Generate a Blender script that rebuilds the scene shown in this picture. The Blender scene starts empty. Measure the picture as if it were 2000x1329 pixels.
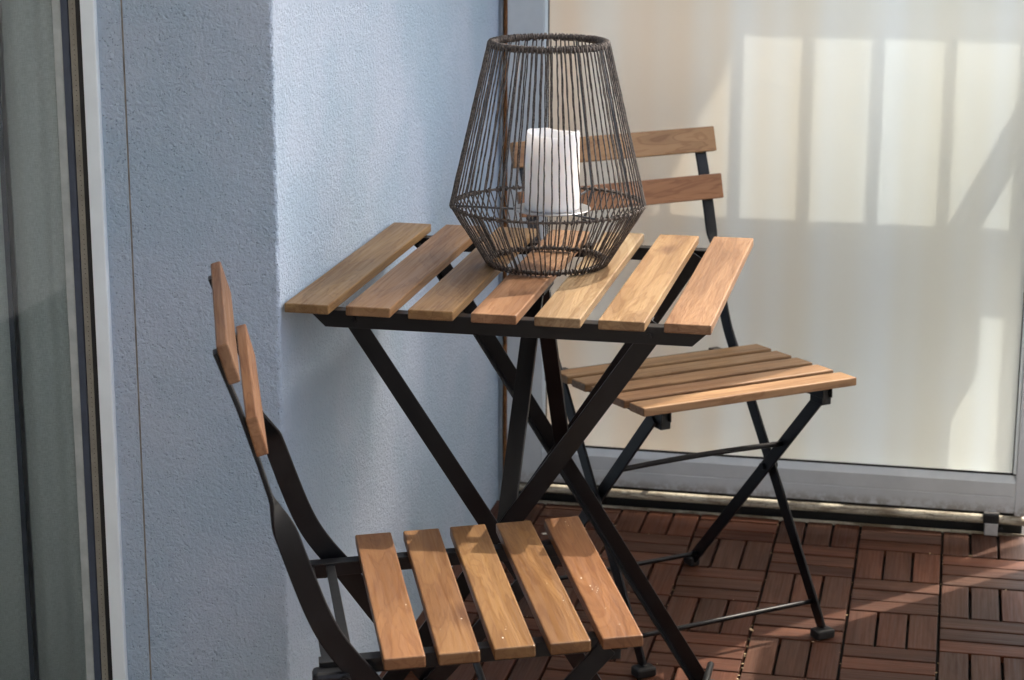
import bpy, bmesh, math, random
from mathutils import Vector, Matrix, noise
random.seed(7)
S = bpy.context.scene
C = S.collection
R = math.radians

# ------------------------------------------------------------------ camera
YAW, PITCH, ROLL = -0.207395, 0.254454, 0.002376
f_ = Vector((math.sin(YAW)*math.cos(PITCH), math.cos(YAW)*math.cos(PITCH), -math.sin(PITCH)))
r_ = Vector((math.cos(YAW), -math.sin(YAW), 0)); u_ = r_.cross(f_)
r2 = r_*math.cos(ROLL)+u_*math.sin(ROLL); u2 = -r_*math.sin(ROLL)+u_*math.cos(ROLL)
cam = bpy.data.cameras.new('camera'); co = bpy.data.objects.new('camera', cam); C.objects.link(co)
m = Matrix((r2, u2, -f_)).transposed().to_4x4(); m.translation = Vector((0.83004, -2.5234, 1.34273)); co.matrix_world = m
cam.sensor_width = 23.5; cam.lens = 4126.95/2000*23.5
cam.clip_start = 0.05; cam.clip_end = 2000
cam.dof.use_dof = True; cam.dof.focus_distance = 2.72; cam.dof.aperture_fstop = 7.1
S.camera = co

# ------------------------------------------------------------------ sun, sky, exposure
SUN_AZ, SUN_EL = R(36.5), R(50.5)
sdir = Vector((math.cos(SUN_EL)*math.sin(SUN_AZ), math.cos(SUN_EL)*math.cos(SUN_AZ), math.sin(SUN_EL)))
L = bpy.data.lights.new('sun', 'SUN'); L.energy = 2.0; L.angle = R(0.53); L.color = (1.0, 0.91, 0.79)
so = bpy.data.objects.new('sun', L); C.objects.link(so)
so.rotation_euler = sdir.to_track_quat('Z', 'Y').to_euler(); so.location = (4, 6, 8)
W = bpy.data.worlds.new('World'); S.world = W; W.use_nodes = True
wn = W.node_tree.nodes; bg = wn['Background']
sky = wn.new('ShaderNodeTexSky'); sky.sky_type = 'NISHITA'; sky.sun_disc = False
sky.sun_elevation = SUN_EL; sky.sun_rotation = SUN_AZ
sky.air_density = 1.0; sky.dust_density = 8.0; sky.ozone_density = 1.5
W.node_tree.links.new(sky.outputs[0], bg.inputs[0]); bg.inputs[1].default_value = 0.15
S.view_settings.view_transform = 'Standard'; S.view_settings.look = 'None'
S.view_settings.gamma = 1; S.view_settings.use_curve_mapping = False
S.view_settings.exposure = 1.8

# ------------------------------------------------------------------ helpers
def link(o, parent=None):
    C.objects.link(o)
    if parent is not None: o.parent = parent
    return o
def obj(name, bm, mat, parent=None, smooth=False):
    me = bpy.data.meshes.new(name)
    bmesh.ops.recalc_face_normals(bm, faces=bm.faces)
    if name in ('leg', 'rear_leg', 'seat_rail', 'brace', 'beam', 'cross_strap'):
        es = [e for e in bm.edges if len(e.link_faces) == 2 and e.calc_face_angle(0) > 0.6 and e.calc_length() > 0.004]
        bmesh.ops.bevel(bm, geom=es, offset=0.0005, segments=1, affect='EDGES', clamp_overlap=True)
    bm.to_mesh(me); bm.free()
    if smooth:
        for p in me.polygons: p.use_smooth = True
    me.materials.append(mat)
    return link(bpy.data.objects.new(name, me), parent)
def inst(name, me, parent=None):
    return link(bpy.data.objects.new(name, me), parent)
def tag(o, label, cat, group=None):
    o['label'] = label; o['category'] = cat
    if group: o['group'] = group
    return o
def thing(name, label, cat, loc=(0, 0, 0), group=None):
    o = bpy.data.objects.new(name, None); C.objects.link(o); o.location = loc
    o.empty_display_size = 0.05
    return tag(o, label, cat, group)
def structure(o):
    o['kind'] = 'structure'; return o
def box(bm, lo, hi, bev=0.0, seg=2):
    r = bmesh.ops.create_cube(bm, size=1.0)
    vs = r['verts']
    for v in vs:
        for i in range(3):
            v.co[i] = lo[i] + (v.co[i]+0.5)*(hi[i]-lo[i])
    if bev:
        es = list({e for v in vs for e in v.link_edges})
        bmesh.ops.bevel(bm, geom=es, offset=bev, segments=seg, affect='EDGES', profile=0.5)
    return bm
def prism(bm, poly, p0, p1, side, close=True):
    """extrude the closed polygon (a, b) along p0->p1; a runs along `side`, b along axis x side"""
    p0, p1, side = Vector(p0), Vector(p1), Vector(side)
    ax = (p1-p0).normalized(); side = (side-ax*side.dot(ax)).normalized(); up = ax.cross(side)
    a = [bm.verts.new(p0+side*x+up*y) for x, y in poly]
    b = [bm.verts.new(p1+side*x+up*y) for x, y in poly]
    n = len(poly)
    for i in range(n):
        j = (i+1) % n
        bm.faces.new((a[i], a[j], b[j], b[i]))
    bm.faces.new(a[::-1]); bm.faces.new(b)
    return bm
def circle(r, n=12):
    return [(r*math.cos(2*math.pi*i/n), r*math.sin(2*math.pi*i/n)) for i in range(n)]
def rod(bm, p0, p1, r, n=12):
    ax = (Vector(p1)-Vector(p0)).normalized()
    side = Vector((1, 0, 0)) if abs(ax.x) < 0.8 else Vector((0, 1, 0))
    return prism(bm, circle(r, n), p0, p1, side)
def tube(bm, pts, r, n=10, closed=False):
    pts = [Vector(p) for p in pts]; N = len(pts); rings = []; side = None
    for i, p in enumerate(pts):
        if closed: t = pts[(i+1) % N]-pts[i-1]
        else: t = pts[min(i+1, N-1)]-pts[max(i-1, 0)]
        t.normalize()
        if side is None:
            side = t.cross(Vector((0, 0, 1)))
            if side.length < 1e-3: side = t.cross(Vector((1, 0, 0)))
        side = (side-t*side.dot(t)).normalized(); up = t.cross(side)
        rr = r[i] if isinstance(r, (list, tuple)) else r
        rings.append([bm.verts.new(p+(side*math.cos(2*math.pi*k/n)+up*math.sin(2*math.pi*k/n))*rr) for k in range(n)])
    for i in range(N if closed else N-1):
        a, b = rings[i], rings[(i+1) % N]
        for k in range(n):
            bm.faces.new((a[k], a[(k+1) % n], b[(k+1) % n], b[k]))
    if not closed:
        bm.faces.new(rings[0][::-1]); bm.faces.new(rings[-1])
    return bm
def lathe(bm, prof, n=48, jit=None):
    rings = []
    for i, (r, z) in enumerate(prof):
        ring = []
        for k in range(n):
            a = 2*math.pi*k/n
            dz = jit(i, a) if jit else 0
            ring.append(bm.verts.new((r*math.cos(a), r*math.sin(a), z+dz)))
        rings.append(ring)
    for i in range(len(prof)-1):
        for k in range(n):
            bm.faces.new((rings[i][k], rings[i][(k+1) % n], rings[i+1][(k+1) % n], rings[i+1][k]))
    bm.faces.new(rings[0][::-1]); bm.faces.new(rings[-1])
    return bm
NB = bmesh.new

# ------------------------------------------------------------------ materials
class M_:
    def __init__(s, name):
        s.m = bpy.data.materials.new(name); s.m.use_nodes = True
        s.t = s.m.node_tree; s.n = s.t.nodes; s.b = s.n['Principled BSDF']
    def new(s, t, **k):
        x = s.n.new('ShaderNode'+t)
        for a, b in k.items(): setattr(x, a, b)
        return x
    def l(s, a, b): s.t.links.new(a, b)
    def math(s, op, a, b=None, c=None, clamp=False):
        x = s.new('Math', operation=op, use_clamp=clamp)
        for i, v in enumerate((a, b, c)):
            if v is None: continue
            if isinstance(v, (int, float)): x.inputs[i].default_value = v
            else: s.l(v, x.inputs[i])
        return x.outputs[0]
    def mix(s, fac, a, b, blend='MIX'):
        x = s.new('Mix', data_type='RGBA', blend_type=blend)
        for i, v in ((0, fac), (6, a), (7, b)):
            if isinstance(v, (int, float)): x.inputs[i].default_value = v
            elif isinstance(v, tuple): x.inputs[i].default_value = (*v, 1)
            else: s.l(v, x.inputs[i])
        return x.outputs[2]
    def coord(s, scale=(1, 1, 1), rnd=0.0, kind='Object'):
        tc = s.new('TexCoord'); v = tc.outputs[kind]
        if rnd:
            oi = s.new('ObjectInfo'); a = s.new('VectorMath', operation='ADD')
            cx = s.new('CombineXYZ')
            s.l(s.math('MULTIPLY', oi.outputs['Random'], rnd), cx.inputs[0])
            s.l(s.math('MULTIPLY', oi.outputs['Random'], rnd*3.7), cx.inputs[1])
            s.l(s.math('MULTIPLY', oi.outputs['Random'], rnd*1.3), cx.inputs[2])
            s.l(v, a.inputs[0]); s.l(cx.outputs[0], a.inputs[1]); v = a.outputs[0]
        mu = s.new('VectorMath', operation='MULTIPLY'); s.l(v, mu.inputs[0]); mu.inputs[1].default_value = scale
        return mu.outputs[0]
    def noise(s, vec, scale=1, detail=3, rough=0.5, dist=0.0):
        x = s.new('TexNoise'); s.l(vec, x.inputs['Vector'])
        x.inputs['Scale'].default_value = scale; x.inputs['Detail'].default_value = detail
        x.inputs['Roughness'].default_value = rough; x.inputs['Distortion'].default_value = dist
        return x.outputs['Fac']
    def ramp(s, fac, stops):
        x = s.new('ValToRGB'); s.l(fac, x.inputs[0]); e = x.color_ramp.elements
        while len(e) < len(stops): e.new(0.5)
        for q, (p, c) in zip(e, stops):
            q.position = p; q.color = (*c, 1) if isinstance(c, tuple) else (c, c, c, 1)
        return x.outputs[0]
    def maprange(s, v, a, b, c=0.0, d=1.0):
        x = s.new('MapRange'); x.interpolation_type = 'SMOOTHSTEP'; s.l(v, x.inputs[0])
        for i, k in enumerate((a, b, c, d)): x.inputs[i+1].default_value = k
        return x.outputs[0]
    def bump(s, h, strength, dist):
        x = s.new('Bump'); x.inputs['Strength'].default_value = strength; x.inputs['Distance'].default_value = dist
        s.l(h, x.inputs['Height']); s.l(x.outputs[0], s.b.inputs['Normal']); return x
    def base(s, c):
        if isinstance(c, tuple): s.b.inputs['Base Color'].default_value = (*c, 1)
        else: s.l(c, s.b.inputs['Base Color'])
    def rough(s, v):
        if isinstance(v, (int, float)): s.b.inputs['Roughness'].default_value = v
        else: s.l(v, s.b.inputs['Roughness'])

def wood_material(name, fine=1.0, rough=0.42, bumpd=0.0004, lines=1.0, knots=True, spec=0.4):
    s = M_(name)
    oi = s.new('ObjectInfo')
    v = s.coord((1, 1, 1), 9.0)
    vm = s.new('VectorMath', operation='MULTIPLY'); s.l(v, vm.inputs[0]); vm.inputs[1].default_value = (26, 3.2, 26)
    broad = s.noise(vm.outputs[0], 1, 3, 0.55, 0.9)
    vm2 = s.new('VectorMath', operation='MULTIPLY'); s.l(v, vm2.inputs[0]); vm2.inputs[1].default_value = (260*fine, 6, 260*fine)
    fib = s.noise(vm2.outputs[0], 1, 3, 0.6, 0.2)
    vm3 = s.new('VectorMath', operation='MULTIPLY'); s.l(v, vm3.inputs[0]); vm3.inputs[1].default_value = (6, 1.6, 6)
    patch = s.noise(vm3.outputs[0], 1, 2, 0.5, 0.3)
    ring = s.math('SINE', s.math('MULTIPLY', broad, 62.0))
    ring = s.maprange(ring, 0.2, 1.0, 0.0, 1.0)
    c = s.mix(s.maprange(broad, 0.32, 0.68), s.mix(1.0, oi.outputs['Color'], (0.74, 0.66, 0.56), 'MULTIPLY'), s.mix(1.0, oi.outputs['Color'], (1.16, 1.15, 1.08), 'MULTIPLY'))
    c = s.mix(s.math('MULTIPLY', s.maprange(patch, 0.45, 0.75), 0.45), c, s.mix(1.0, c, (0.92, 0.72, 0.55), 'MULTIPLY'))
    c = s.mix(s.math('MULTIPLY', ring, 0.50*lines), c, s.mix(1.0, c, (0.66, 0.54, 0.44), 'MULTIPLY'))
    c = s.mix(s.math('MULTIPLY', s.maprange(fib, 0.52, 0.74), 0.24), c, s.mix(1.0, c, (0.62, 0.50, 0.42), 'MULTIPLY'))
    if knots:
        vk = s.new('VectorMath', operation='MULTIPLY'); s.l(v, vk.inputs[0]); vk.inputs[1].default_value = (17, 6.5, 9)
        vo = s.new('TexVoronoi'); vo.inputs['Scale'].default_value = 1.0; vo.inputs['Randomness'].default_value = 1.0
        s.l(vk.outputs[0], vo.inputs['Vector'])
        sx = s.new('SeparateColor'); s.l(vo.outputs['Color'], sx.inputs[0])
        dk = s.math('ADD', vo.outputs['Distance'], s.math('MULTIPLY', s.math('SUBTRACT', fib, 0.5), 0.16))
        near = s.maprange(dk, 0.34, 0.04)
        sel = s.math('GREATER_THAN', sx.outputs[0], 0.72)
        k = s.math('MULTIPLY', s.math('MULTIPLY', near, sel), 0.75)
        c = s.mix(k, c, s.mix(1.0, c, (0.36, 0.24, 0.20), 'MULTIPLY'))
    s.base(c)
    s.rough(s.maprange(fib, 0.3, 0.7, rough-0.06, rough+0.12))
    s.b.inputs['Specular IOR Level'].default_value = spec
    h = s.math('ADD', s.math('MULTIPLY', fib, -0.6), s.math('MULTIPLY', ring, -0.25))
    s.bump(h, 0.35, bumpd)
    return s.m
M_WOOD = wood_material('oiled_acacia')
M_DECK = wood_material('brown_stained_decking', 0.9, 0.5, 0.0005, 0.6, False, 0.22)

def metal_black():
    s = M_('black_powder_coat'); v = s.coord((1, 1, 1), 3.0)
    n = s.noise(v, 700, 2); d = s.noise(v, 35, 4, 0.6)
    s.base(s.mix(s.maprange(d, 0.5, 0.8), (0.0045, 0.0050, 0.0060), (0.0085, 0.0088, 0.0098)))
    s.rough(s.maprange(d, 0.3, 0.7, 0.30, 0.42)); s.b.inputs['Specular IOR Level'].default_value = 0.32
    s.bump(n, 0.12, 0.0003); return s.m
M_BLACK = metal_black()
def plain(name, col, rough=0.5, metal=0.0, var=0.12, scale=40, bump=0.0, spec=0.5):
    s = M_(name); v = s.coord((1, 1, 1), 2.0); n = s.noise(v, scale, 4, 0.6)
    a = tuple(x*(1-var) for x in col); b = tuple(min(1, x*(1+var)) for x in col)
    s.base(s.mix(s.maprange(n, 0.3, 0.7), a, b)); s.rough(rough); s.b.inputs['Metallic'].default_value = metal
    s.b.inputs['Specular IOR Level'].default_value = spec
    if bump: s.bump(s.noise(v, scale*12, 2), 0.3, bump)
    return s.m
M_RUBBER = plain('black_rubber', (0.010, 0.010, 0.010), 0.6)
M_STEEL = plain('dull_zinc_bolt', (0.16, 0.16, 0.17), 0.35, 0.9)
M_BASE = plain('black_deck_grid', (0.006, 0.0055, 0.005), 0.8)

def stucco():
    s = M_('blue_grey_scraped_render'); v = s.coord((1, 1, 1))
    n1 = s.noise(v, 225, 3, 0.6, 0.35)
    n2 = s.noise(v, 110, 2, 0.5, 0.3)
    n3 = s.noise(v, 520, 2, 0.5)
    h = s.math('ADD', s.math('ADD', s.math('MULTIPLY', n1, 1.0), s.math('MULTIPLY', n2, 0.8)), s.math('MULTIPLY', n3, 0.35))
    big = s.noise(v, 3.2, 4, 0.6); mid = s.noise(v, 14, 4, 0.65)
    c = s.mix(s.maprange(big, 0.35, 0.65), (0.395, 0.510, 0.615), (0.470, 0.555, 0.660))
    c = s.mix(s.math('MULTIPLY', s.maprange(mid, 0.55, 0.75), 0.25), c, (0.365, 0.445, 0.545))
    # scattered dark pits, sunk in the bump as well
    vo = s.new('TexVoronoi'); s.l(v, vo.inputs['Vector']); vo.inputs['Scale'].default_value = 300
    sx = s.new('SeparateColor'); s.l(vo.outputs['Color'], sx.inputs[0])
    pit = s.math('MULTIPLY', s.maprange(vo.outputs['Distance'], 0.42, 0.12), s.math('GREATER_THAN', sx.outputs[0], 0.80))
    c = s.mix(s.math('MULTIPLY', pit, 0.42), c, (0.12, 0.13, 0.17))
    s.base(c); s.rough(0.9); s.b.inputs['Specular IOR Level'].default_value = 0.2
    hh = s.math('SUBTRACT', h, s.math('MULTIPLY', pit, 0.5))
    s.bump(hh, 0.9, 0.0038); return s.m
M_STUCCO = stucco()

def alu():
    s = M_('grey_white_coated_aluminium'); v = s.coord((1, 1, 1)); n = s.noise(v, 12, 5, 0.65); d = s.noise(v, 60, 4, 0.7)
    tc = s.new('TexCoord'); sp = s.new('SeparateXYZ'); s.l(tc.outputs['Object'], sp.inputs[0])
    low = s.maprange(sp.outputs[2], 0.068, 0.042)          # splash dirt along the bottom edge
    c = s.mix(s.maprange(n, 0.35, 0.7), (0.555, 0.59, 0.60), (0.61, 0.645, 0.655))
    c = s.mix(s.math('MULTIPLY', s.math('MULTIPLY', low, s.maprange(d, 0.35, 0.6)), 0.7), c, (0.20, 0.165, 0.12))
    s.base(c); s.rough(0.38); return s.m
M_ALU = alu()
def dirty_rail():
    s = M_('weathered_cream_profile'); v = s.coord((1, 1, 1))
    vm = s.new('VectorMath', operation='MULTIPLY'); s.l(v, vm.inputs[0]); vm.inputs[1].default_value = (9, 60, 60)
    n = s.noise(vm.outputs[0], 1, 5, 0.7); f = s.noise(v, 160, 3)
    c = s.mix(s.maprange(n, 0.42, 0.60), (0.50, 0.46, 0.36), (0.16, 0.125, 0.08))
    c = s.mix(s.math('MULTIPLY', s.maprange(f, 0.55, 0.7), 0.5), c, (0.10, 0.08, 0.05))
    s.base(c); s.rough(0.5); return s.m
M_RAIL = dirty_rail()

def frosted():
    s = M_('striped_frosted_glass')
    tc = s.new('TexCoord'); sp = s.new('SeparateXYZ'); s.l(tc.outputs['Object'], sp.inputs[0])
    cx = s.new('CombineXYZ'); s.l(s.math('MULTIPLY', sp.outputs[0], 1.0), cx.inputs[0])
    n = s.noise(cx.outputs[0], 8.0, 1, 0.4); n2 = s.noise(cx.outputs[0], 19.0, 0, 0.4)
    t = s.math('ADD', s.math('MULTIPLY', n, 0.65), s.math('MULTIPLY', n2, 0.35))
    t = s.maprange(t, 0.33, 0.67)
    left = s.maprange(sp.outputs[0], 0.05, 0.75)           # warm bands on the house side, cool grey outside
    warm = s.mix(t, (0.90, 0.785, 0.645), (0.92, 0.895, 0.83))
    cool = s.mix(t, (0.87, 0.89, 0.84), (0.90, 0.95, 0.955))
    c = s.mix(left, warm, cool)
    fb = s.noise(s.coord((1, 1, 1)), 7, 4, 0.6)
    c = s.mix(s.math('MULTIPLY', s.maprange(fb, 0.5, 0.8), 0.15), c, (0.78, 0.84, 0.86))
    d = s.new('BsdfDiffuse'); tr = s.new('BsdfTranslucent'); gl = s.new('BsdfGlossy')
    s.l(c, d.inputs[0]); s.l(c, tr.inputs[0]); gl.inputs['Roughness'].default_value = 0.18
    m1 = s.new('MixShader'); m1.inputs[0].default_value = 0.56; s.l(d.outputs[0], m1.inputs[1]); s.l(tr.outputs[0], m1.inputs[2])
    fr = s.new('Fresnel'); fr.inputs[0].default_value = 1.45
    m2 = s.new('MixShader'); s.l(s.math('MULTIPLY', fr.outputs[0], 0.8), m2.inputs[0]); s.l(m1.outputs[0], m2.inputs[1]); s.l(gl.outputs[0], m2.inputs[2])
    s.l(m2.outputs[0], s.n['Material Output'].inputs[0]); return s.m
M_FROST = frosted()
def clear_glass():
    s = M_('clear_window_glass')
    tr = s.new('BsdfTransparent'); tr.inputs[0].default_value = (0.955, 0.975, 0.97, 1); gl = s.new('BsdfGlossy'); gl.inputs['Roughness'].default_value = 0.01
    fr = s.new('Fresnel'); fr.inputs[0].default_value = 1.5
    mx = s.new('MixShader'); s.l(fr.outputs[0], mx.inputs[0]); s.l(tr.outputs[0], mx.inputs[1]); s.l(gl.outputs[0], mx.inputs[2])
    s.l(mx.outputs[0], s.n['Material Output'].inputs[0]); return s.m
M_GLASS = clear_glass()
def fabric():
    s = M_('grey_green_blind_fabric'); v = s.coord((1, 1, 1))
    va = s.new('VectorMath', operation='MULTIPLY'); s.l(v, va.inputs[0]); va.inputs[1].default_value = (900, 1, 120)
    vb = s.new('VectorMath', operation='MULTIPLY'); s.l(v, vb.inputs[0]); vb.inputs[1].default_value = (120, 1, 900)
    w = s.math('ADD', s.noise(va.outputs[0], 1, 1), s.noise(vb.outputs[0], 1, 1))
    vc = s.new('VectorMath', operation='MULTIPLY'); s.l(v, vc.inputs[0]); vc.inputs[1].default_value = (14, 1, 1.2)
    big = s.noise(vc.outputs[0], 1, 3)
    c = s.mix(s.maprange(w, 0.7, 1.3), (0.43, 0.49, 0.50), (0.56, 0.63, 0.64))
    c = s.mix(s.math('MULTIPLY', s.maprange(big, 0.4, 0.7), 0.4), c, (0.44, 0.49, 0.49))
    s.base(c); s.rough(0.9); s.bump(w, 0.3, 0.0004); return s.m
M_FABRIC = fabric()
M_PVC = plain('white_door_frame', (0.80, 0.88, 0.90), 0.35, var=0.05, scale=8)
M_TRIM = plain('rust_brown_trim', (0.40, 0.17, 0.06), 0.7, var=0.35, scale=60)
M_SEAM = plain('olive_grey_seam', (0.25, 0.235, 0.205), 0.9, var=0.3, scale=30)
M_NAVY = plain('dark_blue_seal', (0.05, 0.065, 0.095), 0.5)
M_STRIP = plain('pale_green_side_strip', (0.42, 0.46, 0.44), 0.6)
M_BEIGE = plain('beige_side_channel', (0.30, 0.285, 0.235), 0.6)
M_CONC = plain('pale_painted_concrete', (0.76, 0.75, 0.73), 0.9, var=0.06, scale=5)
M_WALLB = plain('pale_house_render', (0.78, 0.79, 0.80), 0.9, var=0.06, scale=5)
M_PARA = plain('grey_balcony_sheet', (0.36, 0.36, 0.36), 0.6, var=0.05, scale=6)
def opal():
    s = M_('opal_fill_sheet')
    n = s.noise(s.coord((1, 1, 1)), 6, 3); c = s.mix(s.maprange(n, 0.3, 0.7), (0.80, 0.80, 0.79), (0.86, 0.86, 0.85))
    d = s.new('BsdfDiffuse'); tr = s.new('BsdfTranslucent'); s.l(c, d.inputs[0]); s.l(c, tr.inputs[0])
    m1 = s.new('MixShader'); m1.inputs[0].default_value = 0.45; s.l(d.outputs[0], m1.inputs[1]); s.l(tr.outputs[0], m1.inputs[2])  # translucent so the unseen sheets give soft fill light
    s.l(m1.outputs[0], s.n['Material Output'].inputs[0]); return s.m
M_OPAL = opal()
M_GROUND = plain('distant_ground', (0.30, 0.29, 0.26), 0.95, var=0.3, scale=0.15)
def wicker():
    s = M_('brown_grey_paper_cord'); v = s.coord((1, 1, 1), 4.0)
    n = s.noise(v, 330, 3, 0.6, 0.3); b = s.noise(v, 45, 3)
    vm = s.new('VectorMath', operation='MULTIPLY'); s.l(v, vm.inputs[0]); vm.inputs[1].default_value = (500, 500, 160)
    tw = s.noise(vm.outputs[0], 1, 2)
    c = s.mix(s.maprange(n, 0.36, 0.62), (0.018, 0.015, 0.013), (0.130, 0.104, 0.084))
    c = s.mix(s.math('MULTIPLY', s.maprange(b, 0.45, 0.7), 0.45), c, (0.040, 0.036, 0.036))
    s.base(c); s.rough(0.6); s.bump(tw, 0.8, 0.0008); return s.m
M_CORD = wicker()
M_WIRE = plain('dark_blue_grey_wire', (0.075, 0.082, 0.09), 0.35, 0.4)
def wax():
    s = M_('white_candle_wax'); s.base((0.92, 0.915, 0.90)); s.rough(0.45)
    s.b.inputs['Subsurface Weight'].default_value = 0.8; s.b.inputs['Subsurface Radius'].default_value = (0.030, 0.027, 0.024)
    s.b.inputs['Subsurface Scale'].default_value = 1.0
    s.bump(s.noise(s.coord((1, 1, 1)), 60, 3), 0.15, 0.0008); return s.m
M_WAX = wax()
M_PLATE = plain('brushed_plate', (0.50, 0.51, 0.52), 0.30, 0.75, var=0.1)
M_CRUMB = plain('pale_crumbs', (0.75, 0.70, 0.58), 0.9)
M_LEAF = plain('dry_leaf_scrap', (0.45, 0.34, 0.20), 0.8, var=0.3)

# ------------------------------------------------------------------ ground, floor, ceiling
bm = NB(); box(bm, (-300, -300, -9.2), (300, 300, -9.0))
structure(obj('ground', bm, M_GROUND))
ZB = -0.020; TZ0 = 0.7045
bm = NB(); box(bm, (-1.6, -3.6, -0.22), (1.10, 4.2, ZB))
floor = structure(obj('balcony_floor', bm, M_BASE))
GX, GY, BLK = 0.5466, 1.1806, 0.15175
GAP = 0.0046
sw = (BLK-3*GAP)/3; sl = BLK-GAP
slat_bm = NB(); box(slat_bm, (-sw/2, -sl/2, -0.013), (sw/2, sl/2, 0), 0.0014, 2)
tmp = obj('deck_slat', slat_bm, M_DECK); deck_me = tmp.data; bpy.data.objects.remove(tmp)
far_bm = NB(); rd = random.Random(3)
def deck_colour():
    k = rd.uniform(0.66, 1.30); t = rd.random()
    a = (0.096, 0.034, 0.018); b = (0.068, 0.030, 0.018)
    return tuple((x*(1-t)+y*t)*k for x, y in zip(a, b))+(1,)
for i in range(-4, 4):
    for j in range(-1, 20):
        x0 = GX+i*BLK; y1 = GY-j*BLK
        if x0 > 1.03 or x0 < -0.08: continue
        cx, cy = x0+BLK/2, y1-BLK/2
        along_y = (i+j) % 2 == 1
        for k in (-1, 0, 1):
            px, py = (cx+k*BLK/3, cy) if along_y else (cx, cy+k*BLK/3)
            YE = 1.309
            if py+(sl if along_y else sw)/2 > YE:      # last row is trimmed along the screen
                hx, hy = (sw/2, sl/2) if along_y else (sl/2, sw/2)
                if py-hy > YE-0.012: continue
                bm = NB(); dy = (YE-(py-hy))
                if along_y: box(bm, (-sw/2, -sl/2, -0.013), (sw/2, -sl/2+dy, 0), 0.0014, 2)
                else: box(bm, (-sw/2, -sl/2, -0.013), (-sw/2+dy, sl/2, 0), 0.0014, 2)
                o = obj('deck_slat', bm, M_DECK, floor); o.color = deck_colour(); o.location = (px, py, rd.uniform(-0.0008, 0.0004))
                o.rotation_euler = (0, 0, 0 if along_y else math.pi/2)
                continue
            if j <= 6:
                o = inst('deck_slat', deck_me, floor); o.color = deck_colour()
                o.location = (px+rd.uniform(-.0004, .0004), py+rd.uniform(-.0004, .0004), rd.uniform(-0.0008, 0.0004))
                o.rotation_euler = (rd.uniform(-.004, .004), rd.uniform(-.004, .004), (0 if along_y else math.pi/2)+rd.uniform(-.003, .003)+(math.pi if rd.random() < .5 else 0))
            else:
                hx, hy = (sw/2, sl/2) if along_y else (sl/2, sw/2)
                box(far_bm, (px-hx, py-hy, -0.013), (px+hx, py+hy, 0))
far = obj('deck_slat', far_bm, M_DECK, floor); far['kind'] = 'stuff'; far.color = (0.13, 0.06, 0.042, 1)

XC = 0.252+(2.40-TZ0)*sdir.x/sdir.z
bm = NB(); box(bm, (-1.6, -3.6, 2.40), (XC, 1.95, 2.62)); box(bm, (-1.6, 1.952, 2.40), (XC+0.095, 4.2, 2.62))
structure(obj('ceiling', bm, M_CONC))

# ------------------------------------------------------------------ rendered wall with its rough corner
def wall_mesh():
    bm = NB()
    cols = []                                    # outline in plan, from the door frame round the corner to the screen
    def add(x, y, n, amp): cols.append((x, y, n, amp))
    W0 = -0.005
    xs = [-0.236, -0.2046]
    for x in xs: add(x, W0, (0, -1), 0)
    add(-0.2043, W0+0.0012, (0, -1), 0); add(-0.2019, W0+0.0012, (0, -1), 0)
    add(-0.2016, W0, (0, -1), 0)
    for x in (-0.15, -0.10, -0.06): add(x, W0, (0, -1), 0)
    rr = 0.005
    for i in range(9): add(-0.04+i*(0.04-0.005-rr)/8, W0, (0, -1), 0.6*i/8)
    cxr, cyr = -0.005-rr, W0+rr
    for i in range(1, 6):
        a = -math.pi/2+i*math.pi/2/6
        add(cxr+rr*math.cos(a), cyr+rr*math.sin(a), (math.cos(a), math.sin(a)), 1.0)
    for i in range(9): add(-0.005, W0+rr+i*0.004, (1, 0), 0.6*(1-i/8))
    for y in (0.08, 0.2, 0.5, 0.9, 1.372): add(-0.005, y, (1, 0), 0)
    zs = [ZB]+[0.05+0.0032*i for i in range(375)]+[1.4, 1.8, 2.398]
    grid = []
    for z in zs:
        row = []
        for (x, y, n, amp) in cols:
            d = 0
            if amp:
                p = Vector((x*1.0, y*1.0, z))
                d = amp*(0.0016*noise.noise(p*150)+0.0011*noise.noise(p*330+Vector((5, 1, 2)))+0.0012*noise.noise(p*28))
            row.append(bm.verts.new((x+n[0]*d, y+n[1]*d, z)))
        grid.append(row)
    for a, b in zip(grid[:-1], grid[1:]):
        for i in range(len(cols)-1):
            bm.faces.new((a[i], a[i+1], b[i+1], b[i]))
    # closed back
    back = [bm.verts.new((-0.236, 1.372, z)) for z in (zs[0], zs[-1])]
    for row, bk in ((grid[0], back[0]), (grid[-1], back[1])):
        bm.faces.new(row+[bk])
    bm.faces.new([r[0] for r in grid]+[back[1], back[0]]); bm.faces.new([r[-1] for r in grid]+[back[1], back[0]])
    return bm
wall = obj('rendered_wall', wall_mesh(), M_STUCCO, smooth=True)
wall.data.set_sharp_from_angle(angle=R(40)) if hasattr(wall.data, 'set_sharp_from_angle') else None
tag(wall, 'blue grey roughcast wall pier whose outer corner stands behind the table and left chair', 'wall')
bm = NB(); box(bm, (-0.2042, -0.0045, ZB), (-0.2020, -0.0036, 2.39)); obj('seam', bm, M_SEAM, wall)

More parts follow.
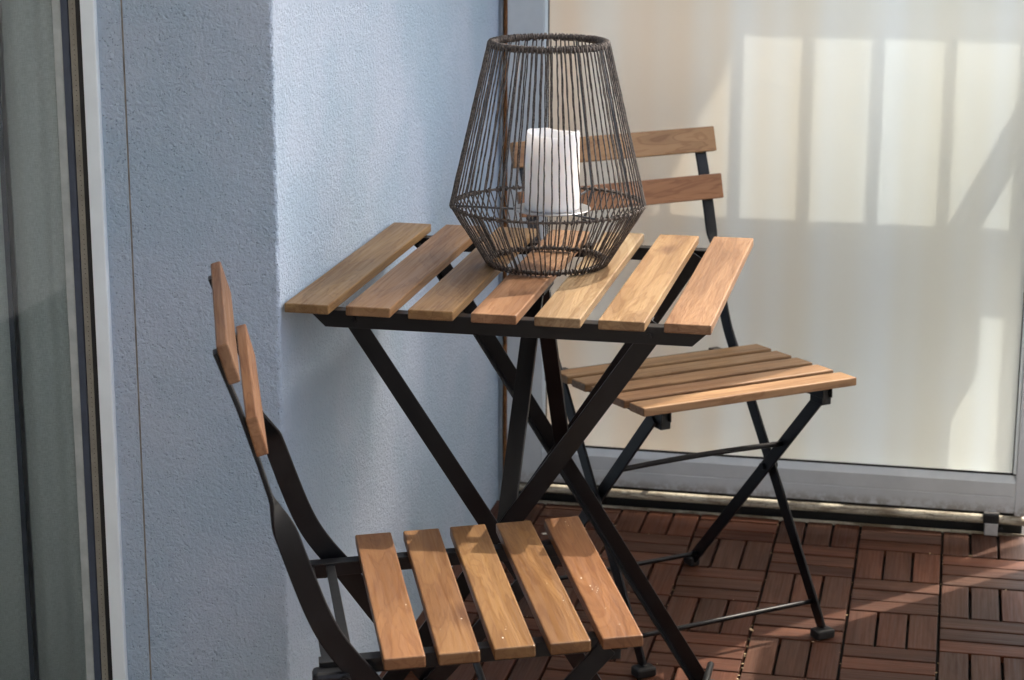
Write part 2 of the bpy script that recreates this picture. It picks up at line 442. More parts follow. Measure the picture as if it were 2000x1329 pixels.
# ------------------------------------------------------------------ patio door at the left
door = thing('patio_door', 'white framed glass patio door at the left edge beside the blue grey wall', 'door', (-0.6, 0.0, 0))
def dpart(name, lo, hi, mat, bev=0.0):
    bm = NB(); box(bm, lo, hi, bev); o = obj(name, bm, mat, door); o.location = (0.6, 0, 0); return o
dpart('door_frame', (-0.256, -0.013, ZB), (-0.2362, 0.055, 2.12), M_PVC, 0.002)
dpart('door_frame', (-1.30, -0.013, 2.1215), (-0.2362, 0.055, 2.17), M_PVC, 0.002)
dpart('gasket', (-0.2680, 0.002, ZB), (-0.2562, 0.056, 2.12), M_RUBBER)
dpart('side_channel', (-0.2795, 0.006, ZB), (-0.2685, 0.056, 2.12), M_BEIGE, 0.001)
dpart('seal', (-0.2895, 0.004, ZB), (-0.2800, 0.056, 2.12), M_NAVY, 0.001)
dpart('side_strip', (-0.3020, 0.006, ZB), (-0.2900, 0.056, 2.12), M_STRIP, 0.001)
dpart('glass_pane', (-1.25, 0.006, 0.02), (-0.3025, 0.010, 2.10), M_GLASS)
# pull chain hanging in the channel
bm = NB()
for i in range(250):
    z = 0.02+i*0.0065
    r = bmesh.ops.create_icosphere(bm, subdivisions=1, radius=0.0012); bmesh.ops.translate(bm, verts=r['verts'], vec=(-0.2735, 0.0045, z))
ch = obj('pull_chain', bm, M_BEIGE, door); ch.location = (0.6, 0, 0)
blind = thing('panel_blind', 'grey green fabric panel blind hanging behind the patio door glass', 'blind', (-0.6, 0.05, 0))
bm = NB()
n = 30
def cloth(bm, xa, xb, y0, ph):
    rows = []
    for z in (0.0, 0.6, 1.2, 1.8, 2.1):
        rows.append([(xa+(xb-xa)*i/n, y0+0.0035*math.sin(i*0.42+ph+z*0.3)-(0.004*(i/n)**6), z) for i in range(n+1)])
    vs = [[bm.verts.new(p) for p in r] for r in rows]
    vb = [[bm.verts.new((p[0], p[1]+0.0012, p[2])) for p in r] for r in rows]
    for g in (vs, vb):
        for a, b in zip(g[:-1], g[1:]):
            for i in range(n): bm.faces.new((a[i], a[i+1], b[i+1], b[i]))
    for a, b in ((vs[0], vb[0]), (vs[-1], vb[-1])):
        for i in range(n): bm.faces.new((a[i], a[i+1], b[i+1], b[i]))
    for k in (0, n):
        for a, b, c2, d2 in zip(vs[:-1], vs[1:], vb[:-1], vb[1:]): bm.faces.new((a[k], b[k], d2[k], c2[k]))
    return bm
for (xa, xb, y0, ph) in ((-0.383, -0.303, 0.026, 1.0), (-0.90, -0.389, 0.020, 0.2)):
    bm = cloth(NB(), xa, xb, y0, ph); o = obj('blind_panel', bm, M_FABRIC, blind, smooth=True); o.location = (0.6, -0.05, 0)
bm = NB(); box(bm, (-0.3895, 0.0135, 0), (-0.3825, 0.0155, 2.1)); o = obj('gap_strip', bm, M_NAVY, blind); o.location = (0.6, -0.05, 0)  # dark strip standing in for the shaded gap between blind panels
# the house round the door and the far end of the balcony
bm = NB(); box(bm, (-1.6, 0.115, ZB), (-0.2365, 0.30, 2.395)); o = obj('house_wall', bm, M_WALLB); tag(o, 'dark house wall closing off the room behind the patio door blind', 'wall')
bm = NB(); box(bm, (-1.6, -0.02, 2.172), (-0.2365, 0.113, 2.396)); o = obj('lintel', bm, M_WALLB); tag(o, 'pale lintel over the white patio door', 'lintel')
bm = NB(); box(bm, (-1.75, -3.6, ZB), (-1.602, 0.11, 2.395)); o = obj('side_wall', bm, M_WALLB); tag(o, 'pale house side wall left of the balcony and behind the camera', 'wall')
bm = NB(); box(bm, (-1.6, -3.8, ZB), (1.07, -3.602, 2.395)); o = obj('end_wall', bm, M_WALLB); tag(o, 'pale end wall closing the balcony behind the camera', 'wall')

bm = NB(); box(bm, (-1.6, 1.373, ZB), (-0.004, 4.2, 2.395)); o = obj('neighbour_wall', bm, M_WALLB); tag(o, 'pale house wall carrying on behind the frosted screen', 'wall')

# ------------------------------------------------------------------ parapet, neighbour's side and added shadow casters
par = thing('parapet', 'opal sheet balcony parapet along the open right side of the deck', 'parapet', (1.06, -1.0, 0))
def sheet(name, poly, x0, x1, mat, parent, off):
    bm = NB()
    a = [bm.verts.new((x0, y, z)) for y, z in poly]; b = [bm.verts.new((x1, y, z)) for y, z in poly]; n = len(poly)
    for i in range(n): bm.faces.new((a[i], a[(i+1) % n], b[(i+1) % n], b[i]))
    bm.faces.new(a[::-1]); bm.faces.new(b)
    o = obj(name, bm, mat, parent); o.location = off; return o
def to_plane(x, y, px=1.05):
    t = (px-x)/sdir.x; return (y+t*sdir.y, t*sdir.z)
def edge_at(a, b, z):
    (y0, z0), (y1, z1) = to_plane(*a), to_plane(*b); return y0+(y1-y0)*(z-z0)/(z1-z0)
LA, LB = (0.700, 0.819), (0.995, 1.136)
UA, UB = (0.693, 0.876), (0.996, 1.186)  # edges of the deck sun strip; unseen sheets are slanted to cast it
HR = 0.48*sdir.z/sdir.x
sheet('infill_sheet', [(-3.6, ZB), (edge_at(LA, LB, ZB), ZB), (edge_at(LA, LB, HR-0.03), HR-0.03), (-3.6, HR-0.03)], 1.050, 1.056, M_OPAL, par, (-1.06, 1.0, 0))
bm = NB(); box(bm, (1.048, -3.6, HR-0.029), (1.088, edge_at(LA, LB, HR-0.03), HR), 0.004); o = obj('handrail', bm, M_ALU, par); o.location = (-1.06, 1.0, 0)
nb = thing('neighbour_balustrade', 'grey neighbouring balustrade with added unseen sheets that shape the sun on deck and frosted screen', 'balustrade', (1.06, 2.0, 0))
sheet('slanted_shade', [(edge_at(UA, UB, ZB), ZB), (edge_at(UA, UB, ZB)+0.085, ZB), (edge_at(UA, UB, 0.926)+0.085, 0.926), (edge_at(UA, UB, 0.926), 0.926)], 1.050, 1.056, M_PARA, nb, (-1.06, -2, 0))  # added plate shading the far side of the deck sun strip
bm = NB(); box(bm, (1.045, 1.47, 0.928), (1.060, 4.2, 1.022)); o = obj('handrail', bm, M_ALU, nb); o.location = (-1.06, -2, 0)
bm = NB(); box(bm, (1.050, 1.54, 0.625), (1.056, 4.2, 0.835)); o = obj('infill_sheet', bm, M_PARA, nb); o.location = (-1.06, -2, 0)  # unseen sheet sized to shade the glass around the lit triangle
YG = 1.325
DY = 0.25; SX, SZ = sdir.x/sdir.y*DY, sdir.z/sdir.y*DY
sc = thing('shadow_screen', 'slatted board screen standing close behind the frosted glass', 'screen', (0.6, YG+DY, 0))  # unseen; boards and slots shaped to cast the lit rectangles on the glass
def spart(name, x0, x1, z0, z1):
    bm = NB(); box(bm, (x0-0.6+SX, -0.003, z0+SZ), (x1-0.6+SX, 0.003, z1+SZ)); return obj(name, bm, M_OPAL, sc)
ZL, ZH = 0.572, 0.916
spart('upper_mask', -0.05, 0.985, ZH, 1.02)
spart('lower_mask', -0.05, 0.8505, 0.083, ZL)
spart('lower_mask', 0.8507, 0.938, 0.415, ZL)
e = [0.0, 0.0635, 0.1915, 0.319, 0.4465]
for a, b in ((-0.05, -0.045), (0.045, 0.0635), (0.172, 0.1905), (0.300, 0.3185), (0.4275, 0.4465), (0.5545, 0.574), (0.680, 0.699), (0.808, 0.8265)):
    spart('baluster', a, b, ZL+0.0002, ZH-0.0002)
spart('end_mask', 0.9385, 0.985, 0.083, ZH-0.0003)

# ------------------------------------------------------------------ frosted partition
PT = 1.87
part = thing('frosted_partition', 'tall white framed frosted glass privacy screen with soft beige stripes closing the balcony end', 'partition', (0.5, 1.325, 0))
OFF = (-0.5, -1.325, 0)
def ppart(name, bm, mat, smooth=False):
    o = obj(name, bm, mat, part, smooth); o.location = OFF; return o
XL, XI, XR, XE = 0.0135, 0.0825, 0.9775, 0.996
bm = NB(); box(bm, (XI-0.006, YG-0.0008, 0.108), (XR+0.006, YG+0.0008, PT-0.03)); ppart('glass_pane', bm, M_FROST)
# bottom rail: lower face, groove, upper face, sloping bead
prof = [(1.310, 0.0440), (1.310, 0.0735), (1.3112, 0.0745), (1.3112, 0.0755), (1.310, 0.0765), (1.310, 0.102), (1.3192, 0.1145), (1.3205, 0.1145), (1.344, 0.1145), (1.344, 0.086), (1.3125, 0.086), (1.3125, 0.0440)]
bm = NB(); prism(bm, [(y-1.3, z) for y, z in prof], (XI+0.0003, 1.3, 0), (XR-0.0003, 1.3, 0), (0, 1, 0)); ppart('bottom_rail', bm, M_ALU)
bm = NB(); box(bm, (XI, 1.3193, 0.1147), (XR, 1.3219, 0.1185)); ppart('gasket', bm, M_RUBBER)
def stile(x0, x1, bead_side):
    bm = NB(); box(bm, (x0, 1.310, 0.0385), (x1, 1.345, PT), 0.0012)
    ppart('stile', bm, M_ALU)
stile(XL, XI-0.0005, 1); stile(XR+0.0005, XE, -1)
for x0, x1 in ((XI-0.0003, XI+0.0055), (XR-0.0055, XR+0.0003)):
    bm = NB(); box(bm, (x0, 1.3135, 0.1190), (x1, 1.3217, PT-0.032), 0.001); ppart('glazing_bead', bm, M_PVC)
for x0, x1 in ((XI+0.0057, XI+0.0075), (XR-0.0075, XR-0.0057)):
    bm = NB(); box(bm, (x0, 1.319, 0.1190), (x1, 1.3219, PT-0.032)); ppart('gasket', bm, M_RUBBER)
bm = NB(); box(bm, (XI, 1.311, PT-0.031), (XR, 1.344, PT-0.001), 0.001); ppart('top_rail', bm, M_ALU)
# weathered base profile with its clip
bm = NB(); tube(bm, [(0.02+0.02*i, 1.3180, 0.0270) for i in range(50)], 0.0085, 14); ppart('base_profile', bm, M_RAIL, True)
bm = NB(); box(bm, (0.02, 1.3125, -0.0040), (1.02, 1.3137, 0.0030)); ppart('drip_edge', bm, M_RAIL)
bm = NB(); box(bm, (0.9225, 1.302, 0.0235), (0.9515, 1.330, 0.0405), 0.0015); ppart('clip', bm, M_RUBBER)
bm = NB(); box(bm, (0.9255, 1.300, 0.0005), (0.9500, 1.3165, 0.0232), 0.0015); ppart('clip', bm, plain('pale_plastic_clip', (0.45, 0.44, 0.43), 0.5))
bm = NB(); rod(bm, (0.9560, 1.306, 0.0100), (0.9560, 1.316, 0.0100), 0.0032); ppart('screw', bm, M_RUBBER)
bm = NB(); box(bm, (0.015, 1.3405, ZB), (0.995, 1.3425, 0.0585)); ppart('sky_block_plate', bm, M_RUBBER)  # black plate added to stop low skylight under the screen
for xx in (0.30, 0.981):
    bm = NB(); box(bm, (xx, 1.3430, ZB), (xx+0.012, 1.344, 0.0855)); ppart('foot', bm, M_RUBBER)
bm = NB(); box(bm, (-0.0047, 1.3645, ZB), (0.05, 1.3715, 2.395)); o = obj('joint_backing', bm, M_RUBBER); tag(o, 'dark joint strip between wall end and frosted screen', 'joint')
bm = NB()
pts = [(0.0020+0.0008*noise.noise(Vector((0, 0, z*0.02*9))), 1.3580, z*0.02) for z in range(0, 119)]
tube(bm, pts, 0.0060, 10); o = obj('trim_strip', bm, M_TRIM, smooth=True); tag(o, 'thin rust brown upright strip between the blue grey wall and the white screen frame', 'trim')

# ------------------------------------------------------------------ wooden slats
def slat_mesh(name, w, l, t, bev=0.0016):
    bm = NB(); box(bm, (-w/2, -l/2, -t), (w/2, l/2, 0), bev, 2)
    o = obj(name, bm, M_WOOD); me = o.data; bpy.data.objects.remove(o); return me
PAL = dict(olive=(0.229, 0.147, 0.067), brown=(0.214, 0.126, 0.062), umber=(0.208, 0.132, 0.060), rose=(0.225, 0.134, 0.076),
           pale=(0.232, 0.172, 0.103), tan=(0.225, 0.148, 0.078), red=(0.205, 0.118, 0.064))
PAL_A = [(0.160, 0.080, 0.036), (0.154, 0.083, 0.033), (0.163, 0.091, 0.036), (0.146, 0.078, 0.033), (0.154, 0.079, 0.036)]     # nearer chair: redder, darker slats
PAL_B = [(0.300, 0.185, 0.098), (0.235, 0.138, 0.071), (0.218, 0.134, 0.067), (0.211, 0.132, 0.065), (0.221, 0.136, 0.065)]  # first colour raised so the front slat looks sunlit

# ------------------------------------------------------------------ table
TZ, TD, TS = 0.7045, 0.54, 0.059
TP = (0.55-TS)/6
table = thing('folding_table', 'small folding bistro table with seven acacia slats on black crossed legs under the wire lantern', 'table', (0.275, 0.27, 0))
TO = Vector((0.275, 0.27, 0))
def tpart(name, bm, mat=M_BLACK, smooth=False):
    o = obj(name, bm, mat, table, smooth); o.location = -TO; return o
tme = slat_mesh('table_slat', TS, TD, 0.0125)
for i, c in enumerate(('olive', 'brown', 'umber', 'rose', 'pale', 'tan', 'red')):
    o = inst('table_slat', tme, table); o.color = (*PAL[c], 1)
    o.location = (TS/2+i*TP-TO.x, TD/2-TO.y, TZ+random.uniform(-.0005, .0003)); o.rotation_euler = (0, 0, random.uniform(-.0025, .0025)+(math.pi if i % 2 else 0))
ZU = TZ-0.0128
def beam(y, s):
    # angle profile with ends cut at a slant; s = +1 flange towards the back
    bm = NB()
    ps = [(0.022, ZU), (0.548, ZU), (0.524, ZU-0.0225), (0.046, ZU-0.0225)]
    for (ya, yb, poly) in ((y, y+s*0.002, ps), (y+s*0.0021, y+s*0.020, [(0.024, ZU), (0.546, ZU), (0.546, ZU-0.002), (0.024, ZU-0.002)])):
        a = [bm.verts.new((x, ya, z)) for x, z in poly]; b = [bm.verts.new((x, yb, z)) for x, z in poly]
        for i in range(4): bm.faces.new((a[i], a[(i+1) % 4], b[(i+1) % 4], b[i]))
        bm.faces.new(a[::-1]); bm.faces.new(b)
    tpart('beam', bm)
beam(0.026, 1); beam(0.514, -1)
ANG = [(0, 0), (0.0245, 0), (0.0245, 0.0022), (0.0022, 0.0022), (0.0022, 0.017), (0, 0.017)]
def leg(x0, z0, x1, y, side, flip):
    p0, p1 = Vector((x0, y, z0)), Vector((x1, y, 0.004))
    poly = [((a-0.012), b*flip) for a, b in ANG]
    bm = NB(); prism(bm, poly, p0, p1, side); o = tpart('leg', bm)
    bm = NB(); box(bm, (x1-0.015, y-0.012, 0.0), (x1+0.015, y+0.012, 0.012), 0.003)
    f = obj('foot_cap', bm, M_RUBBER, o); return o
leg(0.074, 0.688, 0.533, 0.036, (1, 0, 0.0), -1)      # front pair
leg(0.478, 0.688, 0.008, 0.052, (1, 0, 0.0), -1)
leg(0.062, 0.688, 0.500, 0.500, (1, 0, 0.0), 1)       # rear pair
leg(0.472, 0.688, 0.034, 0.484, (1, 0, 0.0), 1)
for y in (0.030, 0.492):
    bm = NB(); rod(bm, (0.276, y-0.004, 0.381), (0.276, y+0.03, 0.381), 0.005); tpart('pivot_bolt', bm, M_STEEL)
for (x, z, ya, yb) in ((0.508, 0.040, 0.034, 0.500), (0.036, 0.040, 0.052, 0.486)):
    bm = NB(); rod(bm, (x, ya, z), (x, yb, z), 0.0055, 14); tpart('stretcher', bm)
FL = [(-0.011, -0.001), (0.011, -0.001), (0.011, 0.0012), (-0.011, 0.0012)]
for (y0, z0, y1, z1) in ((0.262, 0.676, 0.062, 0.395), (0.300, 0.676, 0.478, 0.385)):
    bm = NB(); prism(bm, [(a*1.05, b*4) for a, b in FL], (0.277, y0, z0), (0.277, y1, z1), (1, 0, 0)); tpart('brace', bm)
bm = NB(); box(bm, (0.262, 0.245, ZU-0.020), (0.292, 0.318, ZU-0.0005), 0.001); tpart('bracket', bm)
for (x, y) in ((0.085, 0.024), (0.470, 0.024)):
    bm = NB(); rod(bm, (x, y-0.003, ZU-0.011), (x, y+0.02, ZU-0.011), 0.0035, 10); tpart('bolt', bm)
for i in range(7):
    for y in (0.036, 0.504):
        bm = NB(); rod(bm, (TS/2+i*TP, y, ZU-0.0045), (TS/2+i*TP, y, ZU-0.0022), 0.004, 8); tpart('screw', bm, M_STEEL)

# ------------------------------------------------------------------ folding chair
SF, SR, VF, SD, SWD, SG = 0.4465, 0.4365, 0.168, 0.28, 0.0445, 0.0144
def make_chair():
    root = thing('folding_chair', '', 'chair')
    me = slat_mesh('seat_slat', SWD, 0.39, 0.0135, 0.0018)
    for k in range(5):
        v = VF-SWD/2-k*(SWD+SG); z = SF+(SR-SF)*(VF-v)/SD
        o = inst('seat_slat', me, root); o.location = (random.uniform(-.0012, .0012), v, z)
        o.rotation_euler = (0, 0, math.pi/2+random.uniform(-.006, .006)); o.rotation_euler.x = 0
        o.rotation_euler = (Matrix.Rotation(math.atan2(SF-SR, SD), 3, 'X') @ Matrix.Rotation(o.rotation_euler.z, 3, 'Z')).to_euler()
    mb = slat_mesh('back_slat', 0.0425, 0.39, 0.0125, 0.0018)
    for (v0, z0, v1, z1) in ((-0.265, 0.7873, -0.2527, 0.7452), (-0.2376, 0.7098, -0.2267, 0.6675)):
        tilt = math.atan2(v1-v0, z0-z1)            # lean back
        o = inst('back_slat', mb, root); o.location = (0, (v0+v1)/2, (z0+z1)/2)
        # local X (width) -> up along back, local Z -> towards the sitter
        up = Vector((0, v0-v1, z0-z1)).normalized(); nz = Vector((0, up.z, -up.y)); ly = nz.cross(up)
        o.rotation_euler = Matrix((up, ly, nz)).transposed().to_euler()
    # side bars: flat strip, broad side forward up the back, twisted a quarter turn, then broad side outward down to the front foot
    path = [(-0.2775, 0.772), (-0.2565, 0.715), (-0.2360, 0.650), (-0.2260, 0.615), (-0.2210, 0.600), (-0.2155, 0.585), (-0.209, 0.568), (-0.193, 0.520), (-0.180, 0.484), (-0.167, 0.456),
            (-0.150, 0.430), (-0.128, 0.402), (-0.100, 0.362), (-0.015, 0.240), (0.080, 0.103), (0.128, 0.033), (0.138, 0.016)]
    tw = [0, 0, 0, 0, 0.25, 0.6, 0.9, 1, 1, 1, 1, 1, 1, 1, 1, 1, 1]
    def cr(p, f):
        i = min(int(f), len(p)-2); t = f-i
        a, b, c, d = p[max(i-1, 0)], p[i], p[i+1], p[min(i+2, len(p)-1)]
        return 0.5*(2*b+(c-a)*t+(2*a-5*b+4*c-d)*t*t+(3*b-a-3*c+d)*t**3)
    fs = [0, 1, 2, 3]+[3+0.25*i for i in range(1, 37)]+[13, 14, 14.5, 15, 15.5, 16]
    vs_, zs_ = [p[0] for p in path], [p[1] for p in path]
    path = [(cr(vs_, f), cr(zs_, f)) for f in fs]
    hws = [0.0105]*4+[0.0105+0.0025*min(1, tw[i]) for i in range(4, 13)]+[0.0130-0.0026*(i-12)/4 for i in range(13, 17)]
    tw = [min(1, max(0, cr(tw, f))) for f in fs]; hws = [cr(hws, f) for f in fs]
    for s in (-1, 1):
        bm = NB(); rings = []
        for i, ((v, z), k) in enumerate(zip(path, tw)):
            a = Vector((0, *path[max(i-1, 0)])); b = Vector((0, *path[min(i+1, len(path)-1)]))
            t = (b-a).normalized(); lat = Vector((1, 0, 0)); nrm = t.cross(lat)
            ang = k*math.pi/2*s
            wd = lat*math.cos(ang)+nrm*math.sin(ang); th = t.cross(wd)
            hw = hws[i]; ht = 0.0024
            c = Vector((s*0.170, v, z))
            ring = []
            for (p, q) in ((-1, -.55), (-.9, -1), (.9, -1), (1, -.55), (1, .55), (.9, 1), (-.9, 1), (-1, .55)):
                ring.append(bm.verts.new(c+wd*hw*p+th*ht*q))
            rings.append(ring)
        for a, b in zip(rings[:-1], rings[1:]):
            for j in range(8): bm.faces.new((a[j], a[(j+1) % 8], b[(j+1) % 8], b[j]))
        bm.faces.new(rings[0][::-1]); bm.faces.new(rings[-1])
        o = obj('side_bar', bm, M_BLACK, root, True); o.data.set_sharp_from_angle(angle=R(38))
        bm = NB(); box(bm, (s*0.170-0.017, 0.128, 0.0005), (s*0.170+0.017, 0.154, 0.0165), 0.004, 2); obj('foot_cap', bm, M_RUBBER, o)
        # rear leg from the seat front down to the back
        x = s*0.1585
        bm = NB(); prism(bm, [(-0.011, -0.0022), (0.011, -0.0022), (0.011, 0.0022), (-0.011, 0.0022)], (x, 0.136, 0.420), (x, -0.243, 0.010), (0, 1, 0))
        o = obj('rear_leg', bm, M_BLACK, root)
        bm = NB(); box(bm, (x-0.010, -0.258, 0.0005), (x+0.010, -0.230, 0.017), 0.004, 2); obj('foot_cap', bm, M_RUBBER, o)
        # seat rail: channel under the slats
        xr = s*0.1485
        zr0 = SR-0.0140-0.0005; sl_ = (SF-SR)/SD
        pa = Vector((xr, -0.178, SF-0.0142+sl_*(-0.178-VF))); pb = Vector((xr, 0.158, SF-0.0142+sl_*(0.158-VF)))
        bm = NB(); prism(bm, [(-0.009, 0), (0.009, 0), (0.009, -0.0165), (0.0068, -0.0165), (0.0068, -0.0022), (-0.0068, -0.0022), (-0.0068, -0.0165), (-0.009, -0.0165)], pa, pb, (-1, 0, 0))
        for v in bm.verts: pass
        obj('seat_rail', bm, M_BLACK, root)
        bm = NB(); box(bm, (xr-0.012, 0.118, 0.402), (xr+0.006, 0.152, 0.4305), 0.002); obj('hinge_plate', bm, M_BLACK, root)
        bm = NB(); box(bm, (min(s*0.150, s*0.176), -0.186, 0.3965), (max(s*0.150, s*0.176), -0.146, 0.4145), 0.005); obj('pivot_bracket', bm, M_BLACK, root)
        for (vv, zz) in ((-0.152, 0.406), (-0.026, 0.2485)):
            bm = NB(); rod(bm, (s*0.152, vv, zz), (s*0.182, vv, zz), 0.0062, 12); obj('rivet', bm, M_BLACK, root)
    for v, r in ((-0.146, 0.0042), (-0.170, 0.0036)):
        zz = SF-0.0190+(SF-SR)/SD*(v-VF)
        bm = NB(); box(bm, (-0.1390, v-r*1.3, zz-0.0022), (0.1390, v+r*1.3, zz+0.0022), 0.0008); obj('cross_strap', bm, M_BLACK, root)
    # round stretchers
    bm = NB(); tube(bm, [(-0.166+0.332*i/16, 0.112, 0.054) for i in range(17)], 0.0042, 12); obj('stretcher', bm, M_BLACK, root, True)
    bm = NB(); tube(bm, [(-0.156+0.312*i/16, -0.226, 0.028) for i in range(17)], 0.0042, 12); obj('stretcher', bm, M_BLACK, root, True)
    bm = NB(); tube(bm, [(-0.156+0.312*i/16, 0.024, 0.302+0.003*math.sin(math.pi*i/16)) for i in range(17)], 0.0046, 12); obj('stretcher', bm, M_BLACK, root, True)
    return root
def copy_tree(o, parent=None):
    c = o.copy(); C.objects.link(c)
    if parent is not None: c.parent = parent
    for ch in list(o.children): copy_tree(ch, c)
    return c
def place(root, x, y, th, s):
    # local +Y is the sitter's front
    root.location = (x, y, 0); root.rotation_euler = (0, 0, th-math.pi/2); root.scale = (s, s, s)
def paint(root, seat, back):
    ss = [c for c in root.children if c.name.startswith('seat_slat')]; bs = [c for c in root.children if c.name.startswith('back_slat')]
    for o, c in zip(ss, seat): o.color = (*c, 1)
    for o, c in zip(bs, back): o.color = (*c, 1)
ch1 = make_chair(); ch2 = copy_tree(ch1)
ch1['label'] = 'nearer folding slatted chair seen from its side, with sunlit seat below the table'
ch2['label'] = 'farther folding slatted chair facing the camera in front of the frosted glass screen'
for c in (ch1, ch2): c['group'] = 'folding bistro chairs round the table'
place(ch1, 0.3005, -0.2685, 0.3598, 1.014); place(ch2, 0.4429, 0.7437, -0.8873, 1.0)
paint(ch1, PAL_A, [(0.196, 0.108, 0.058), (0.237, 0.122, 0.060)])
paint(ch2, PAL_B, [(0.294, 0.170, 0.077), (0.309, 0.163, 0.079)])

# ------------------------------------------------------------------ wire lantern and candle
LX, LY = 0.2855, 0.303
lan = thing('wire_lantern', 'brown grey cord wrapped wire lantern standing on the table with a white candle inside', 'lantern', (LX, LY, TZ))
RB, RM, RT, ZM, ZT = 0.0815, 0.1325, 0.0785, 0.084, 0.306
def ringo(r, z, thick, wob, wraps):
    pts = []
    n = 360
    for i in range(n):
        a = 2*math.pi*i/n
        pts.append((r*math.cos(a), r*math.sin(a), z))
    bm = NB(); tube(bm, pts, thick, 8, True)
    o = obj('ring', bm, M_CORD, lan, True)
    bm = NB()
    rr = random.Random(int(r*1e5))
    for k in range(wraps):                    # cord bound round the ring at every wire
        a = 2*math.pi*(k+rr.uniform(-.25, .25))/wraps
        c = Vector((r*math.cos(a), r*math.sin(a), z)); ra = Vector((math.cos(a), math.sin(a), 0)); tg = Vector((-math.sin(a), math.cos(a), 0))
        lean = rr.uniform(-0.5, 0.5); q = thick+0.0009+rr.uniform(0, .0006)
        loop = [c+ra*q*math.cos(t)+Vector((0, 0, 1))*q*math.sin(t)+tg*lean*0.004*math.sin(t) for t in [2*math.pi*j/8 for j in range(8)]]
        tube(bm, loop, 0.0009+rr.uniform(0, .0004), 5, True)
    w = obj('cord_binding', bm, M_CORD, o, True); w['kind'] = 'stuff'
ringo(RB, 0.0045, 0.0026, 0, 88); ringo(RM, ZM, 0.0018, 0, 88); ringo(RT, ZT, 0.0034, 0, 150)
NW = 82
rw = random.Random(11); variants = []
for q in range(7):
    pts = []; rad = []
    e1, e2, e3 = (rw.uniform(-.016, .016) for _ in range(3))
    def P3(r, a, z): return Vector((r*math.cos(a), r*math.sin(a), z))
    A, B, D = P3(RB+0.0035, e1*1.2, 0.003), P3(RM+0.0030, e2*0.4, ZM), P3(RT+0.0042, e3, ZT+0.002)
    for i in range(9): pts.append(A.lerp(B, i/9)+Vector((rw.uniform(-.0004, .0004), rw.uniform(-.0005, .0005), 0)))
    for i in range(23): pts.append(B.lerp(D, i/22)+Vector((rw.uniform(-.0003, .0003), rw.uniform(-.0004, .0004), 0)))
    rad = [0.00105*rw.uniform(0.85, 1.15) for _ in pts]
    bm = NB(); tube(bm, pts, rad, 6); o = obj('cord_wire', bm, M_CORD, lan, True); variants.append(o.data); bpy.data.objects.remove(o)
for k in range(NW):
    o = inst('cord_wire', variants[rw.randrange(7)], lan)
    o.rotation_euler = (0, 0, 2*math.pi*(k+0.5+rw.uniform(-.12, .12))/NW)
for k in range(4):                             # bare steel ribs of the frame
    a = 2*math.pi*(k+0.80)/4; ca, sa = math.cos(a), math.sin(a)
    bm = NB(); tube(bm, [(RB*ca, RB*sa, 0.005), ((RM-0.001)*ca, (RM-0.001)*sa, ZM), (RT*ca, RT*sa, ZT)], 0.0014, 8); obj('rib', bm, M_WIRE, lan, True)
for k in range(3):
    a = 2*math.pi*(k+0.62)/3; ca, sa = math.cos(a), math.sin(a)
    bm = NB(); tube(bm, [(RM*ca, RM*sa, ZM-0.001), (0.042*ca+.006, 0.042*sa, ZM-0.0065)], 0.0017, 8); obj('plate_arm', bm, M_WIRE, lan, True)
bm = NB(); lathe(bm, [(0.050, 0.0), (0.0535, 0.0012), (0.0535, 0.0026), (0.0515, 0.0028), (0.049, 0.0022), (0.002, 0.0018)], 48)
o = obj('candle_plate', bm, M_PLATE, lan, True); o.location = (0.006, 0, ZM-0.0075)
can = thing('pillar_candle', 'white pillar candle with a wavy melted rim inside the wire lantern', 'candle', (LX+0.006, LY, TZ+ZM-0.0055))
def rim(i, a):
    wob = 0.0026*math.cos(a*2+0.3)+0.0010*math.sin(3*a+1.9)+0.0006*math.sin(7*a)
    return wob if 4 <= i <= 8 else 0.0
prof = [(0.0360, 0.0), (0.0378, 0.0015), (0.0378, 0.03), (0.0375, 0.07), (0.0374, 0.1020), (0.0366, 0.1055), (0.0350, 0.1065), (0.0330, 0.1045), (0.0315, 0.096), (0.029, 0.090), (0.004, 0.088)]
bm = NB(); lathe(bm, prof, 64, rim); obj('wax_body', bm, M_WAX, can, True)
bm = NB(); tube(bm, [(0, 0, 0.0875), (0.0006, 0.0004, 0.093), (0.0016, 0.0008, 0.098)], 0.0011, 6); obj('wick', bm, M_RUBBER, can, True)

# ------------------------------------------------------------------ small litter
bm = NB(); rc = random.Random(5)
th = 0.3598; vv = Vector((math.cos(th), math.sin(th), 0)); rt = Vector((math.sin(th), -math.cos(th), 0))
def crumb(lat, v, n, spread):
    for _ in range(n):
        la, vq = lat+rc.gauss(0, spread), v+rc.gauss(0, spread*.35)
        if abs(la) > 0.188 or ((VF-vq) % (SWD+SG)) > SWD-0.003 or ((VF-vq) % (SWD+SG)) < 0.003: continue
        z = (SF+(SR-SF)*(VF-vq)/SD)*1.014
        p = Vector((0.3005, -0.2685, 0))+rt*la*1.014+vv*vq*1.014+Vector((0, 0, z))
        r = bmesh.ops.create_icosphere(bm, subdivisions=1, radius=rc.uniform(.0004, .0009))
        bmesh.ops.scale(bm, vec=(rc.uniform(.7, 1.6), rc.uniform(.7, 1.6), .6), verts=r['verts']); bmesh.ops.translate(bm, verts=r['verts'], vec=p)
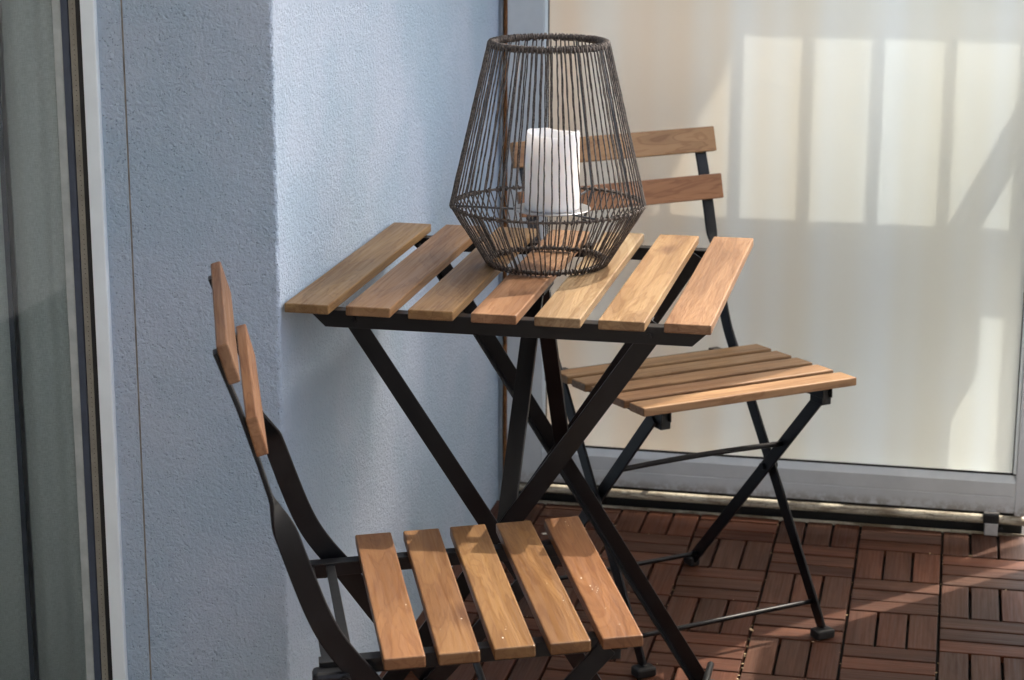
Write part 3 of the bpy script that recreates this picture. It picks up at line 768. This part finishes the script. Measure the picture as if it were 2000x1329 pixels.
crumb(0.05, 0.145, 8, 0.030); crumb(0.155, 0.148, 2, 0.006); crumb(0.10, 0.088, 3, 0.05); crumb(0.155, 0.020, 4, 0.02); crumb(0.05, -0.03, 3, 0.07); crumb(-0.18, 0.148, 2, 0.006)
o = obj('crumbs', bm, M_CRUMB); o['kind'] = 'stuff'; tag(o, 'pale crumbs scattered on the nearer chair seat', 'crumbs')
def scrap(name, x, y, s, rz, mat, label):
    bm = NB(); pts = [(-1, 0), (-.5, .35), (.2, .42), (1, .05), (.3, -.3), (-.5, -.28)]
    top = [bm.verts.new((a*s, b*s, 0.0012+0.25*s*(a*a)*.6+.15*s*b)) for a, b in pts]; bot = [bm.verts.new((v.co.x, v.co.y, v.co.z-0.0006)) for v in top]
    bm.faces.new(top); bm.faces.new(bot[::-1])
    for i in range(6): bm.faces.new((top[i], bot[i], bot[(i+1) % 6], top[(i+1) % 6]))
    o = obj(name, bm, mat); o.location = (x, y, 0.0012); o.rotation_euler = (0, 0, rz); tag(o, label, 'leaf')
scrap('dry_leaf', 0.548, 0.745, 0.008, 2.0, M_LEAF, 'tiny curled beige leaf scrap lying on a deck joint near the farther chair front foot')

bm = NB(); rg = random.Random(21)
for _ in range(150):                          # grit and fibres caught in the deck joints
    i, j = rg.randint(-3, 3), rg.randint(0, 5)
    if rg.random() < 0.6: x, y = GX+i*BLK+rg.uniform(-.003, .003), GY-rg.uniform(-0.1, 0.9)
    else: x, y = GX+rg.uniform(-0.5, 0.45), GY-j*BLK+rg.uniform(-.004, .004)
    if rg.random() < 0.10: x, y = GX+rg.uniform(-.004, .003), rg.uniform(0.54, 0.70)
    if y > 1.30 or x < 0.01: continue
    q = rg.uniform(.0006, .0016); r = bmesh.ops.create_icosphere(bm, subdivisions=1, radius=q)
    bmesh.ops.scale(bm, vec=(rg.uniform(.6, 2.2), rg.uniform(.6, 1.8), .5), verts=r['verts']); bmesh.ops.translate(bm, verts=r['verts'], vec=(x, y, rg.uniform(-.004, .001)))
o = obj('grit', bm, M_LEAF); o['kind'] = 'stuff'; tag(o, 'fine pale grit caught in the joints of the deck', 'grit')
scrap('petal', 0.125, 1.13, 0.007, 0.4, M_CRUMB, 'small white petal lying on the deck near the foot of the wall')
